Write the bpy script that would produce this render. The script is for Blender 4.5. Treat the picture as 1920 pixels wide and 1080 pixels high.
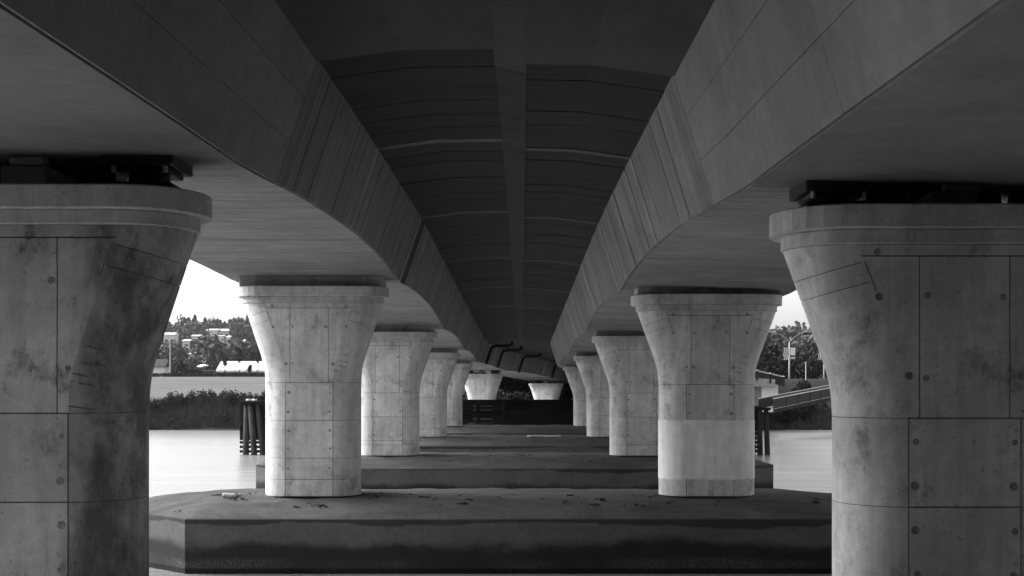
import bpy, math, random
from mathutils import Vector, Matrix
R = math.radians
random.seed(7)
for o in list(bpy.data.objects): bpy.data.objects.remove(o)
SC = bpy.context.scene
COL = SC.collection

# ---------------------------------------------------------------- measures
G = 9.9            # clear gap between the two rows of piers (m)
S = 20.8           # pier spacing along the bridge (m)
CZ = 5.76          # camera height above the water
CX = 0.42
FPX = 2100.0       # focal length in photo pixels

# ---------------------------------------------------------------- camera
cd = bpy.data.cameras.new('camera'); cam = bpy.data.objects.new('camera', cd); COL.objects.link(cam)
cam.location = (CX, 0, CZ); cam.rotation_euler = (R(90), 0, 0)
cd.sensor_width = 36; cd.lens = 36 * FPX / 1920
cd.shift_x = -(980 - 960) / 1920; cd.shift_y = (722 - 540) / 1920
cd.clip_start = 0.1; cd.clip_end = 6000
SC.camera = cam

# ---------------------------------------------------------------- world, sun, exposure
SUN_EL, SUN_AZ = 35, -77        # degrees; azimuth from straight ahead, positive = to the right
w = bpy.data.worlds.new('World'); SC.world = w; w.use_nodes = True
nt = w.node_tree; nt.nodes.clear()
sky = nt.nodes.new('ShaderNodeTexSky'); sky.sky_type = 'NISHITA'; sky.sun_disc = False
sky.sun_elevation = R(SUN_EL); sky.sun_rotation = R(SUN_AZ); sky.dust_density = 4.0; sky.air_density = 1.0; sky.altitude = 10
bw = nt.nodes.new('ShaderNodeRGBToBW'); bg = nt.nodes.new('ShaderNodeBackground'); wo = nt.nodes.new('ShaderNodeOutputWorld')
nt.links.new(sky.outputs[0], bw.inputs[0]); nt.links.new(bw.outputs[0], bg.inputs[0]); nt.links.new(bg.outputs[0], wo.inputs[0])
bg.inputs[1].default_value = 0.15
sl = bpy.data.lights.new('sun', 'SUN'); sl.energy = 1.5; sl.angle = R(40); sl.color = (1, 1, 1)
so = bpy.data.objects.new('sun', sl); COL.objects.link(so); so.location = (-120, 60, 120)
sd = Vector((math.sin(R(SUN_AZ)) * math.cos(R(SUN_EL)), math.cos(R(SUN_AZ)) * math.cos(R(SUN_EL)), math.sin(R(SUN_EL))))
so.rotation_euler = sd.to_track_quat('Z', 'Y').to_euler()
SC.view_settings.view_transform = 'Standard'; SC.view_settings.look = 'None'
SC.view_settings.exposure = 1.52; SC.view_settings.gamma = 1.0
SC.render.engine = 'CYCLES'
SC.cycles.use_denoising = True
SC.cycles.max_bounces = 10; SC.cycles.diffuse_bounces = 6; SC.cycles.glossy_bounces = 4
SC.cycles.sample_clamp_indirect = 6.0
SC.cycles.caustics_reflective = True

# ---------------------------------------------------------------- materials
class NT:
    def __init__(s, name):
        s.m = bpy.data.materials.new(name); s.m.use_nodes = True; s.t = s.m.node_tree; s.t.nodes.clear()
        s.out = s.n('ShaderNodeOutputMaterial'); s.b = s.n('ShaderNodeBsdfPrincipled'); s.l(s.b.outputs[0], s.out.inputs[0])
    def n(s, k): return s.t.nodes.new(k)
    def l(s, a, b): s.t.links.new(a, b)
    def pos(s, scale=(1, 1, 1)):
        g = s.n('ShaderNodeNewGeometry'); mp = s.n('ShaderNodeMapping'); mp.inputs['Scale'].default_value = scale
        s.l(g.outputs['Position'], mp.inputs['Vector']); return mp.outputs[0]
    def obj(s, scale=(1, 1, 1)):
        g = s.n('ShaderNodeTexCoord'); mp = s.n('ShaderNodeMapping'); mp.inputs['Scale'].default_value = scale
        s.l(g.outputs['Object'], mp.inputs['Vector']); return mp.outputs[0]
    def noise(s, vec, scale, detail=4, rough=.6, dist=0.0):
        t = s.n('ShaderNodeTexNoise'); t.inputs['Scale'].default_value = scale; t.inputs['Detail'].default_value = detail
        t.inputs['Roughness'].default_value = rough; t.inputs['Distortion'].default_value = dist
        s.l(vec, t.inputs['Vector']); return t.outputs[0]
    def rng(s, v, a, b, c, d, smooth=False):
        t = s.n('ShaderNodeMapRange'); t.clamp = True
        if smooth: t.interpolation_type = 'SMOOTHSTEP'
        for i, x in zip((1, 2, 3, 4), (a, b, c, d)): t.inputs[i].default_value = x
        s.l(v, t.inputs[0]); return t.outputs[0]
    def math(s, op, a, b=None):
        t = s.n('ShaderNodeMath'); t.operation = op
        for i, x in ((0, a), (1, b)):
            if x is None: continue
            if isinstance(x, (int, float)): t.inputs[i].default_value = x
            else: s.l(x, t.inputs[i])
        return t.outputs[0]
    def mul(s, *v):
        r = v[0]
        for x in v[1:]: r = s.math('MULTIPLY', r, x)
        return r
    def rand(s, lo, hi):
        t = s.n('ShaderNodeObjectInfo'); return s.rng(t.outputs['Random'], 0, 1, lo, hi)
    def sep(s):
        g = s.n('ShaderNodeNewGeometry'); t = s.n('ShaderNodeSeparateXYZ'); s.l(g.outputs['Position'], t.inputs[0]); return t.outputs
    def color(s, v): s.l(v, s.b.inputs['Base Color'])
    def bump(s, v, strength, dist=.01):
        t = s.n('ShaderNodeBump'); t.inputs['Strength'].default_value = strength; t.inputs['Distance'].default_value = dist
        s.l(v, t.inputs['Height']); s.l(t.outputs[0], s.b.inputs['Normal'])
    def rough(s, r, spec=None):
        s.b.inputs['Roughness'].default_value = r
        if spec is not None: s.b.inputs['Specular IOR Level'].default_value = spec

def concrete(name, base, kind='pier', blot=.6, rnd=.1, flank=False):
    q = NT(name)
    p = q.pos()
    cl = q.rng(q.noise(p, .55, 5, .62, .6), .3, .7, .78, 1.16)
    mot = q.rng(q.noise(p, 4.5, 5, .65), .3, .7, .88, 1.1)
    fine = q.rng(q.noise(p, 38, 3, .6), .3, .7, .9, 1.08)
    v = q.mul(cl, mot, fine, base, q.rand(1 - rnd, 1 + rnd))
    if kind == 'pier':
        st = q.rng(q.noise(q.pos((2.4, 2.4, .22)), 1.6, 4, .6), .36, .62, .84, 1.05)
        bl = q.noise(q.obj((1, 1, .8)), 1.1, 10, .76, .1)
        bl = q.rng(bl, .52, .70, 1.0, 1 - blot, True)
        dr = q.rng(q.noise(q.obj((5, 5, .12)), 1.0, 5, .7), .56, .72, 1.0, .68, True)
        sw = q.rng(q.noise(q.pos((.6, .6, .35)), 1.0, 3, .6), .45, .6, 0, 1, True)
        dr = q.math('ADD', q.mul(dr, sw), q.math('SUBTRACT', 1.0, sw)); bl = q.mul(bl, dr)
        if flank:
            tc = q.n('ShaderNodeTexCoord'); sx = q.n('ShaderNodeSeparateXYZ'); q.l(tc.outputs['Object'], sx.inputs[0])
            wgt = q.rng(q.math('ADD', sx.outputs[0], q.mul(sx.outputs[2], -.05)), .45, .95, 0, 1, True)  # right-side mask: blotchy stains, plus that side's shade put into the colour
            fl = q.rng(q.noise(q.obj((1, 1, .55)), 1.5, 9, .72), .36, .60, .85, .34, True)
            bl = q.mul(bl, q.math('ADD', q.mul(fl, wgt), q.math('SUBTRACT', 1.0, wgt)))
        por = q.rng(q.noise(p, 13, 2, .5), .66, .76, 1, .62)
        v = q.mul(v, st, bl, por)
    elif kind == 'board':
        bd = q.rng(q.noise(q.pos((.22, 6.5, .22)), 1.0, 5, .7), .3, .72, .62, 1.3)
        bd2 = q.rng(q.noise(q.pos((.5, 26, .5)), 1.0, 3, .6), .3, .7, .8, 1.16)
        bl = q.rng(q.noise(q.pos((.8, .5, .8)), .5, 5, .7, .5), .55, .75, 1.0, .72, True)
        v = q.mul(v, bd, bd2, bl)
    q.color(v); q.rough(.88, .25)
    h = q.math('ADD', q.noise(p, 60, 4, .7), q.math('MULTIPLY', q.noise(p, 7, 4, .6), 1.5))
    q.bump(h, .35, .006)
    return q.m

def plain(name, base, rough=.6, var=.25, scale=6, metal=0, stretch=(1, 1, 1), rnd=.12, spec=.3):
    q = NT(name)
    v = q.rng(q.noise(q.pos(stretch), scale, 5, .65), .3, .7, 1 - var, 1 + var)
    q.color(q.mul(v, base, q.rand(1 - rnd, 1 + rnd))); q.rough(rough, spec); q.b.inputs['Metallic'].default_value = metal
    q.bump(q.noise(q.pos(stretch), scale * 5, 3, .6), .25, .01)
    return q.m

M = {}
M['pier'] = concrete('pier_concrete', .62, 'pier', .55, .06)
M['pier_dark'] = concrete('stained_shaded_pier_concrete', .5, 'pier', .75, .06, True)
M['cap'] = concrete('cap_concrete', .5, 'pier', .35, .06)
M['joint'] = plain('joint_dirt', .10, .95)
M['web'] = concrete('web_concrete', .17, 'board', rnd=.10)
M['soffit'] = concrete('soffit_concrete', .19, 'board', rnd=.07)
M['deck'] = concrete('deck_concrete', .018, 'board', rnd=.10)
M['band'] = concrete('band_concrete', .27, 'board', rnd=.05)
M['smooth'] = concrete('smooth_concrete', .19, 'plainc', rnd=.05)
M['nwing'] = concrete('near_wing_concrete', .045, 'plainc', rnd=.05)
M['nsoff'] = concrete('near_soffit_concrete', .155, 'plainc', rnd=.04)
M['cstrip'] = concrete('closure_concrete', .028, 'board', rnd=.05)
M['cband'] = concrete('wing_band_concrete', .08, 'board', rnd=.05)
M['core'] = plain('core_concrete', .05, .95)
M['pad'] = concrete('pad_concrete', .33, 'pier', .4)
M['steel'] = plain('bearing_steel', .02, .6, .4, 20)
M['darkwall'] = plain('gap_shade_concrete', .05, .9)
M['block'] = concrete('block_concrete', .30, 'pier', .4)
M['timber'] = plain('creosote_timber', .006, .9, .5, 3, 0, (1, 1, .15), .5, .1)
M['pile'] = plain('weathered_pile', .035, .9, .55, 4, 0, (3, 3, .2), .35, .1)
M['planks'] = plain('weathered_plank', .015, .9, .5, 3, 0, (.3, 1, 3), .4, .1)
M['white'] = plain('white_paint', .75, .5, .06, 3)
M['pipe'] = plain('pipe_iron', .012, .7, .3, 5, spec=.15)
M['drift'] = plain('driftwood', .42, .9, .3, 5, 0, (1, 6, 6))
M['weed'] = plain('dry_weed', .03, .95, .5, 30)
M['rail'] = plain('rail_dark', .015, .7, .3, 4)
M['galv'] = plain('galvanised', .40, .5, .08, 4)
M['trunk'] = plain('bark', .06, .9, .4, 8)

def paint_mat():
    q = NT('pale_cover_paint'); p = q.pos()
    br = q.n('ShaderNodeTexVoronoi'); br.inputs['Scale'].default_value = 3.2; q.l(q.pos((1, 1, 1)), br.inputs['Vector']); br.distance = 'CHEBYCHEV'
    pt = q.rng(br.outputs['Color'], 0, 1, .86, 1.0)
    pt = q.mul(pt, q.rng(q.noise(q.pos((5, 5, .6)), 1.0, 4, .7), .3, .7, .82, 1.05), q.rng(q.noise(p, 26, 3, .7), .62, .75, 1, .75))
    v = q.mul(q.rng(q.noise(p, .8, 4), .3, .7, .95, 1.03), pt, .9)
    q.color(v); q.rough(.75, .3); q.bump(q.noise(p, 40, 3), .15, .004); return q.m
M['paint'] = paint_mat()

def footing_mat():
    q = NT('footing_concrete'); p = q.pos(); x, y, z = q.sep()
    base = q.mul(q.rng(q.noise(p, .5, 5, .65, .6), .3, .7, .75, 1.2), q.rng(q.noise(p, 6, 5, .65), .3, .7, .85, 1.12), q.rng(q.noise(p, 45, 2), .3, .7, .88, 1.1))
    nb = q.noise(q.pos((.22, .22, .2)), 1.0, 5, .6)
    # wet algae below the lip, uneven lower edge
    lip = q.math('ADD', z, q.mul(nb, -.9))                       # lip dark where high z
    dark1 = q.rng(lip, .96, 1.02, 1.0, .42, True)
    top = q.rng(z, 1.575, 1.60, 0, 1)
    dark1 = q.math('MAXIMUM', dark1, top)
    nl = q.noise(q.pos((.16, .16, .3)), 1.0, 7, .68)
    low = q.math('ADD', z, q.mul(nl, -1.5))
    dark2 = q.mul(q.rng(low, -.15, .25, .22, 1.0, True), 1.0)
    dark2 = q.math('MAXIMUM', dark2, q.rng(z, .9, 1.3, 0, 1))
    # pale barnacle scale close to the waterline
    sp = q.rng(q.noise(p, 22, 3, .75), .45, .6, 0, 1)
    zone = q.rng(q.math('ADD', z, q.mul(nl, -.6)), -.08, .10, 1, 0, True)
    wet = q.rng(z, .03, .07, .25, 1)
    v = q.mul(base, dark1, dark2, .10)
    v = q.math('ADD', v, q.mul(sp, zone, q.rng(q.noise(q.pos((.25, .25, 0)), 1, 3), .4, .62, 0, .07)))
    q.color(q.mul(v, wet)); q.rough(.9, .2)
    q.bump(q.math('ADD', q.noise(p, 50, 4, .7), q.noise(p, 6, 4, .6)), .4, .01)
    return q.m
M['footing'] = footing_mat()

def ftop_mat():
    q = NT('footing_top'); p = q.pos()
    a = q.rng(q.noise(q.pos((.35, 1.2, 1)), .9, 6, .68, .7), .32, .68, .62, 1.3)
    b = q.rng(q.noise(p, 7, 5, .7), .3, .7, .8, 1.15); c = q.rng(q.noise(p, 40, 3), .3, .7, .85, 1.12)
    q.color(q.mul(a, b, c, .088)); q.rough(.95, .15); q.bump(q.noise(p, 30, 5, .7), .5, .015); return q.m
M['ftop'] = ftop_mat()

def water_mat():
    q = NT('river_water')
    q.b.inputs['Base Color'].default_value = (.24, .24, .24, 1); q.b.inputs['IOR'].default_value = 3.0
    q.b.inputs['Roughness'].default_value = .26; q.b.inputs['Specular IOR Level'].default_value = .5
    a = q.noise(q.pos((.35, 1.5, 1)), 1.0, 4, .6); b = q.noise(q.pos((.05, .22, 1)), 1.0, 3, .5)
    m = q.rng(q.noise(q.pos((.012, .06, 1)), 1.0, 4, .6), .42, .62, .25, 1.0, True)
    q.bump(q.mul(q.math('ADD', a, q.mul(b, 1.2)), m), .4, .25)
    return q.m
M['water'] = water_mat()

def leaf_mat(name, base, rnd=.3):
    q = NT(name)
    v = q.rng(q.noise(q.pos(), 1.1, 4, .7), .3, .7, .55, 1.5)
    q.color(q.mul(v, base, q.rand(1 - rnd, 1 + rnd))); q.rough(.75, .15)
    return q.m
M['leaf'] = leaf_mat('hill_foliage', .08, .4)
M['dleaf'] = leaf_mat('dark_foliage', .016, .3)
M['shrub'] = leaf_mat('shrub_foliage', .022, .35)
M['reed'] = leaf_mat('reed_blades', .034, .1)

def ground_mat():
    q = NT('ground_soil'); p = q.pos(); x, y, z = q.sep()
    g = q.rng(q.noise(q.pos((.03, .25, .2)), 1.0, 6, .65, .4), .3, .7, .65, 1.25)
    f = q.rng(q.noise(p, 2.5, 5, .7), .3, .7, .8, 1.2)
    fld = q.mul(q.rng(y, 152, 158, .04, .13), q.rng(y, 285, 330, 1, .3))
    fld = q.mul(fld, q.rng(x, -34, -24, 1, .22))
    q.color(q.mul(g, f, fld)); q.rough(.95, .1); q.bump(q.noise(p, 4, 5, .7), .6, .08); return q.m
M['ground'] = ground_mat()

# ---------------------------------------------------------------- helpers
def link(o, parent=None):
    COL.objects.link(o)
    if parent is not None: o.parent = parent
    return o
def mesh(name, v, f, mat, smooth=False):
    me = bpy.data.meshes.new(name); me.from_pydata([tuple(x) for x in v], [], f); me.update()
    me.materials.append(M[mat] if isinstance(mat, str) else mat)
    if smooth:
        me.polygons.foreach_set('use_smooth', [True] * len(me.polygons))
    return me
def mobj(name, v, f, mat, parent=None, smooth=False):
    return link(bpy.data.objects.new(name, mesh(name, v, f, mat, smooth)), parent)
def inst(name, me, parent=None, loc=(0, 0, 0), rot=(0, 0, 0), sc=(1, 1, 1)):
    o = bpy.data.objects.new(name, me); link(o, parent); o.location = loc; o.rotation_euler = rot; o.scale = sc; return o
def tag(o, label, cat, group=None):
    o['label'] = label; o['category'] = cat
    if group: o['group'] = group
    return o
def empty(name, loc, label, cat, group=None, rz=0):
    o = bpy.data.objects.new(name, None); link(o); o.location = loc; o.rotation_euler = (0, 0, rz); o.empty_display_size = .5
    return tag(o, label, cat, group)
class MB:
    def __init__(s): s.v = []; s.f = []
    def add(s, v, f):
        n = len(s.v); s.v += [Vector(x) for x in v]; s.f += [tuple(i + n for i in q) for q in f]
    def box(s, c, d, rz=0, bev=.0, tilt=None):
        hx, hy, hz = d[0] / 2, d[1] / 2, d[2] / 2
        if bev > 0:
            b = min(bev, hx * .8, hy * .8, hz * .8); vs = []; m = Matrix.Rotation(rz, 3, 'Z')
            rings = [(-hz, b), (-hz + b, 0), (hz - b, 0), (hz, b)]
            for z, i in rings:
                X, Y = hx - i, hy - i
                for x, y in ((-X + b, -Y), (X - b, -Y), (X, -Y + b), (X, Y - b), (X - b, Y), (-X + b, Y), (-X, Y - b), (-X, -Y + b)): vs.append((x, y, z))
            f = [tuple(range(7, -1, -1)), tuple(range(24, 32))]
            for k in range(3):
                for i in range(8): j = (i + 1) % 8; f.append((k * 8 + i, k * 8 + j, k * 8 + 8 + j, k * 8 + 8 + i))
        else:
            vs = [(x, y, z) for z in (-hz, hz) for x, y in ((-hx, -hy), (hx, -hy), (hx, hy), (-hx, hy))]
            f = [(3, 2, 1, 0), (4, 5, 6, 7), (0, 1, 5, 4), (1, 2, 6, 5), (2, 3, 7, 6), (3, 0, 4, 7)]; m = Matrix.Rotation(rz, 3, 'Z')
        if tilt: m = m @ tilt
        s.add([m @ Vector(p) + Vector(c) for p in vs], f); return s
    def tube(s, pts, rad, n=8, cap=True):
        pts = [Vector(p) for p in pts]; rads = rad if isinstance(rad, (list, tuple)) else [rad] * len(pts); base = len(s.v); vs = []; f = []
        for i, p in enumerate(pts):
            t = (pts[min(i + 1, len(pts) - 1)] - pts[max(i - 1, 0)]).normalized()
            a = t.cross(Vector((0, 0, 1)) if abs(t.z) < .95 else Vector((0, 1, 0))).normalized(); b = t.cross(a)
            for k in range(n):
                an = 2 * math.pi * k / n; vs.append(p + (a * math.cos(an) + b * math.sin(an)) * rads[i])
        for i in range(len(pts) - 1):
            for k in range(n):
                j = (k + 1) % n; f.append((i * n + k, i * n + j, (i + 1) * n + j, (i + 1) * n + k))
        if cap: f.append(tuple(range(n - 1, -1, -1))); f.append(tuple(range((len(pts) - 1) * n, len(pts) * n)))
        s.add(vs, f); return s
    def obj(s, name, mat, parent=None, smooth=False): return mobj(name, s.v, s.f, mat, parent, smooth)
    def mesh(s, name, mat, smooth=False): return mesh(name, s.v, s.f, mat, smooth)
def pix(px, py, D): return (CX + (px - 980) * D / FPX, D, CZ - (py - 722) * D / FPX)

# ---------------------------------------------------------------- terrain and water
def sstep(a, b, x):
    t = max(0, min(1, (x - a) / (b - a))); return t * t * (3 - 2 * t)
def lerp(a, b, t): return a + (b - a) * t
def hgt(x, y):
    if y < 50:                                     # unseen near shore: high banks behind and beside the camera, added to block light
        e = sstep(14, 21, abs(x)); y1 = lerp(6, 15 if x > 0 else 8, e) + 1.5 * math.sin(x * .11)
        b = -3.5 + (lerp(7.0, 15.0, e) + 1.2 * math.sin(x * .07)) * sstep(y1 + lerp(4, 8, e), y1 - lerp(10, 8, e), y)
        b += 14 * sstep(18, 31, abs(x)) * sstep(y1 + 2, y1 - 16, y)
        return b + 4.5 * sstep(-10, -26, y)
    wob = .8 * math.sin(x * .21) + .5 * math.sin(x * .53 + 1)
    t = y - 146 - wob * .6
    if t < -6: return -3.5
    if t < 0: return -3.5 + 3.4 * sstep(-6, 0, t)
    wl = sstep(5, -20, x)
    left = 3.4 * sstep(0, 7, t) - .1 + .9 * sstep(7, 14, t) + 3.4 * sstep(12, 104, t) + 30 * sstep(160, 640, t)
    right = 2.2 * sstep(0, 6, t) - .1 + 4.6 * sstep(7, 24, t) + 17 * sstep(110, 620, t)
    h = lerp(right, left, wl)
    cw = math.exp(-((x - 2) / 13) ** 2) * (1 - sstep(40, 90, t)); h = lerp(h, min(h, 2.4 + t * .012), cw)
    if t > 170: h += (3 * math.sin(x * .013 + 1.3) + 2 * math.sin(x * .031 + y * .01)) * sstep(170, 400, t)
    return h
def grid_axis(bp):
    out = []
    for a, b, n in bp: out += [a + (b - a) * i / n for i in range(n)]
    return out + [bp[-1][1]]
xs = grid_axis([(-3000, -400, 14), (-400, -100, 20), (-100, 100, 80), (100, 400, 20), (400, 3000, 14)])
ys = grid_axis([(-3000, -200, 12), (-200, -80, 8), (-80, -30, 10), (-30, 50, 50), (50, 138, 5), (138, 180, 34), (180, 300, 24), (300, 1000, 36), (1000, 4500, 12)])
v = [(x, y, hgt(x, y)) for y in ys for x in xs]; nx = len(xs)
f = [(j * nx + i, j * nx + i + 1, (j + 1) * nx + i + 1, (j + 1) * nx + i) for j in range(len(ys) - 1) for i in range(nx - 1)]
mobj('ground', v, f, 'ground', smooth=True)['kind'] = 'structure'
wt = mobj('water', [(-3000, -40, -.12), (3000, -40, -.12), (3000, 149, -.12), (-3000, 149, -.12)], [(0, 1, 2, 3)], 'water'); wt['kind'] = 'structure'

# ---------------------------------------------------------------- bridge alignment
S0 = 4.95 * S; RAD = 116.0
def align(s, lat):
    if s <= S0: return lat, s
    a = (s - S0) / RAD
    return RAD - (RAD - lat) * math.cos(a), S0 + (RAD - lat) * math.sin(a)
def heading(s): return 0 if s <= S0 else -(s - S0) / RAD
PR = {-1: [(-4, .05), (-.22, .262), (.777, .329), (1.78, .354), (2.79, .303), (3.79, .257), (4.76, .214), (6.0, .168), (7.2, .064), (8.4, -.05), (10, -.2)],
      1: [(-4, .02), (-.22, .226), (.777, .296), (1.78, .322), (2.79, .280), (3.79, .231), (4.76, .182), (6.0, .136), (7.2, .032), (8.4, -.08), (10, -.23)]}
def hermite(tb, x):
    for i in range(len(tb) - 1):
        if x <= tb[i + 1][0]: break
    x0, y0 = tb[i]; x1, y1 = tb[i + 1]
    def sl(k):
        if k <= 0 or k >= len(tb) - 1: return 0
        return (tb[k + 1][1] - tb[k - 1][1]) / (tb[k + 1][0] - tb[k - 1][0])
    h = x1 - x0; t = (x - x0) / h; m0, m1 = sl(i) * h, sl(i + 1) * h
    return (2*t**3 - 3*t*t + 1) * y0 + (t**3 - 2*t*t + t) * m0 + (-2*t**3 + 3*t*t) * y1 + (t**3 - t*t) * m1
PIERD = [-1.22, -.22, .815, 1.816, 2.823, 3.823, 4.80, 6.03, 7.23, 8.43, 9.6]
def haunch(d):
    for a, b in zip(PIERD[2:], PIERD[3:]):
        if a <= d <= b: t = (d - a) / (b - a); return .026 * 4 * t * (1 - t)
    return 0
TILT = {-1: 0.0, 1: -.03}
def section(sg, d):
    """points of the girder section in metres: dict of (lateral, z)"""
    p = hermite(PR[sg], d) ; z0 = CZ + p * G; zh = z0 + haunch(d) * G
    zt = CZ + (p + (.219 if sg < 0 else .238)) * G
    li, lt = .38 * G, .306 * G
    t = (zh - z0) / (zt - z0); le = li + (lt - li) * t
    til = TILT[sg]
    q = {'si': (le, zh), 'so': (.935 * G - (.07 * G) * t * -1, zh + til * .53 * G), 'wt': (lt, zt), 'k': (.16 * G, zt + .02 * G),
         'c': ((.004 if sg < 0 else .046) * G, zt + .022 * G)}
    q['wo'] = (1.01 * G, zt + til * .6 * G); q['e'] = (1.27 * G, zt + .03 * G + til * .9 * G)
    return q
def P(sg, d, lz, dz=0, dn=0): # lateral,z -> world
    x, y = align(d * S, sg * lz[0] if sg else lz[0]); return Vector((x, y, lz[1] + dz))
def P2(sg, d, lz):
    lat = lz[0] * sg
    x, y = align(d * S, lat); return Vector((x, y, lz[1]))

def drange(a, b, st):
    n = max(1, round((b - a) / st)); return [a + (b - a) * i / n for i in range(n + 1)]

def panel(name, sg, d0, d1, ka, kb, mat, parent, prm=.03, ta=0, tb=1, gap=.012, nd=1):
    """slab piece on the girder face between section keys ka and kb, from d0 to d1, prm metres proud"""
    ds = [d0 + gap / S + (d1 - d0 - 2 * gap / S) * i / nd for i in range(nd + 1)]
    outer = []; inner = []
    for d in ds:
        s = section(sg, d); a, b = Vector(s[ka]), Vector(s[kb]); ln = (b - a).length; a2 = a + (b - a) * ta + (b - a) / ln * (gap if ta > 0 else .0); b2 = a + (b - a) * tb - (b - a) / ln * (gap if tb < 1 else 0)
        nrm = Vector((-(b - a).y, (b - a).x)).normalized()      # 2-D normal
        if ka in ('si',) and kb == 'so': nrm = Vector((0, -1))
        elif ka == 'si': nrm = Vector((-abs(nrm.x), -abs(nrm.y)))
        else: nrm = Vector((nrm.x, nrm.y)) if nrm.y < 0 else -nrm
        outer.append([P2(sg, d, a2 + nrm * prm), P2(sg, d, b2 + nrm * prm)]); inner.append([P2(sg, d, a2 - nrm * .02), P2(sg, d, b2 - nrm * .02)])
    v = []; f = []
    for o, i in zip(outer, inner): v += [o[0], o[1], i[1], i[0]]
    n = len(outer)
    for k in range(n - 1):
        for j in range(4): f.append((k * 4 + j, k * 4 + (j + 1) % 4, k * 4 + 4 + (j + 1) % 4, k * 4 + 4 + j))
    f.append((3, 2, 1, 0)); f.append(tuple((n - 1) * 4 + j for j in range(4)))
    if sg > 0: f = [tuple(reversed(q)) for q in f]
    return mobj(name, v, f, mat, parent)

DMAX = 8.9
def wing(sg, d0, d1, mat, parent, prm, gap, nd=1, name='wing_panel', tsplit=None):
    ds = [d0 + gap / S + (d1 - d0 - 2 * gap / S) * i / nd for i in range(nd + 1)]; v = []; f = []
    for d in ds:
        s = section(sg, d)
        o = [P2(sg, d, (s[k][0], s[k][1] - prm)) for k in ('wt', 'k', 'c')]; v += o + [p + Vector((0, 0, prm + .02)) for p in reversed(o)]
    n = 6
    for k in range(len(ds) - 1):
        for j in range(n): f.append((k * n + j, k * n + (j + 1) % n, k * n + n + (j + 1) % n, k * n + n + j))
    f.append(tuple(range(n - 1, -1, -1))); f.append(tuple((len(ds) - 1) * n + j for j in range(n)))
    if sg > 0: f = [tuple(reversed(q)) for q in f]
    return mobj(name, v, f, mat, parent)
girders = {}
for sg in (-1, 1):
    g = empty('box_girder', (sg * .65 * G, 0, CZ + .34 * G),
              'long board-marked concrete box girder whose web carries black drain pipes past the bend' if sg < 0 else 'long board-marked concrete box girder resting on the pier with a painted band', 'bridge girder', 'twin bridge girders')
    girders[sg] = g
    g.location = (0, 0, 0)
    # core loft
    keys = ['si', 'wt', 'k', 'c', 'ct', 'ptop_i0', 'ptop_i', 'ptop_o', 'e', 'wo', 'so']
    ds = drange(-3.2, DMAX, .1); v = []; f = []
    for d in ds:
        s = section(sg, d); s['ct'] = (s['c'][0], s['c'][1] + .25); s['ptop_i0'] = (1.24 * G, s['e'][1] + .25); s['ptop_i'] = (1.245 * G, s['e'][1] + 1.2); s['ptop_o'] = (1.27 * G, s['e'][1] + 1.2)
        for k in keys: v.append(P2(sg, d, s[k]))
    nk = len(keys)
    for i in range(len(ds) - 1):
        for j in range(nk):
            q = (i * nk + j, i * nk + (j + 1) % nk, (i + 1) * nk + (j + 1) % nk, (i + 1) * nk + j); f.append(q if sg < 0 else q[::-1])
    f.append(tuple(range(nk)) if sg > 0 else tuple(range(nk - 1, -1, -1))); f.append(tuple((len(ds) - 1) * nk + j for j in range(nk)))
    mobj('core', v, f, 'core', g)
    off = 0 if sg < 0 else .02
    J = [.895, 1.275, 1.815, 2.36, 2.9, 3.44, 3.98, 4.52, 5.06, 5.6, 6.2, 6.8, 7.4, 8.0, 8.6]
    J = [j + off for j in J]
    # near smooth length
    nd = [-3.2, -2.2, -1.4, -.7, -.22, .2, .55, J[0]]
    for a, b in zip(nd, nd[1:]):
        nseg = max(2, round((b - a) / .12))
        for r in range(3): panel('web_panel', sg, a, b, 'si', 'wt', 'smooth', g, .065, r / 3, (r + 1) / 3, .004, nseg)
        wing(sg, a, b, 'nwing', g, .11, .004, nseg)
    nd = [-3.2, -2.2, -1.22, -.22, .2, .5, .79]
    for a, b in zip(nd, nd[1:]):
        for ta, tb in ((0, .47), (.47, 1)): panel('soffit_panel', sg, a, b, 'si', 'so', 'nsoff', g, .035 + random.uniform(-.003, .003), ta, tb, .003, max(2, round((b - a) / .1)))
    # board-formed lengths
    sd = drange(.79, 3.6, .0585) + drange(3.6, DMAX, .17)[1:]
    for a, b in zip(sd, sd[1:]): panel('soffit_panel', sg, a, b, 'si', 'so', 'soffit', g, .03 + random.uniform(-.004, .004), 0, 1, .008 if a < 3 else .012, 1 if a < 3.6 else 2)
    for i, (a, b) in enumerate(zip(J, J[1:] + [DMAX])):
        b0 = b - .016 if i < len(J) - 1 else b
        st = .0605 if a < 2.8 else .17
        if i == 0: pass
        pd = drange(a, b0, st)
        for c, e in zip(pd, pd[1:]):
            n = 1 if st < .1 else 2
            if sg < 0 and i == 2 and c == pd[0]: continue          # open expansion joint in the web
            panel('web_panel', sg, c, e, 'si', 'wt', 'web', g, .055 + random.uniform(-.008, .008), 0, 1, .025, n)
        for c, e in zip(pd, pd[1:]):
            n = 1 if st < .1 else 2
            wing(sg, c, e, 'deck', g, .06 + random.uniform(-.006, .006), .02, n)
        if b0 < b:
            panel('joint_band', sg, b0, b, 'si', 'wt', 'band', g, .065, 0, 1, .002)
            wing(sg, b0, b, 'cband', g, .075, .002, 1, 'joint_band')
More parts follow.
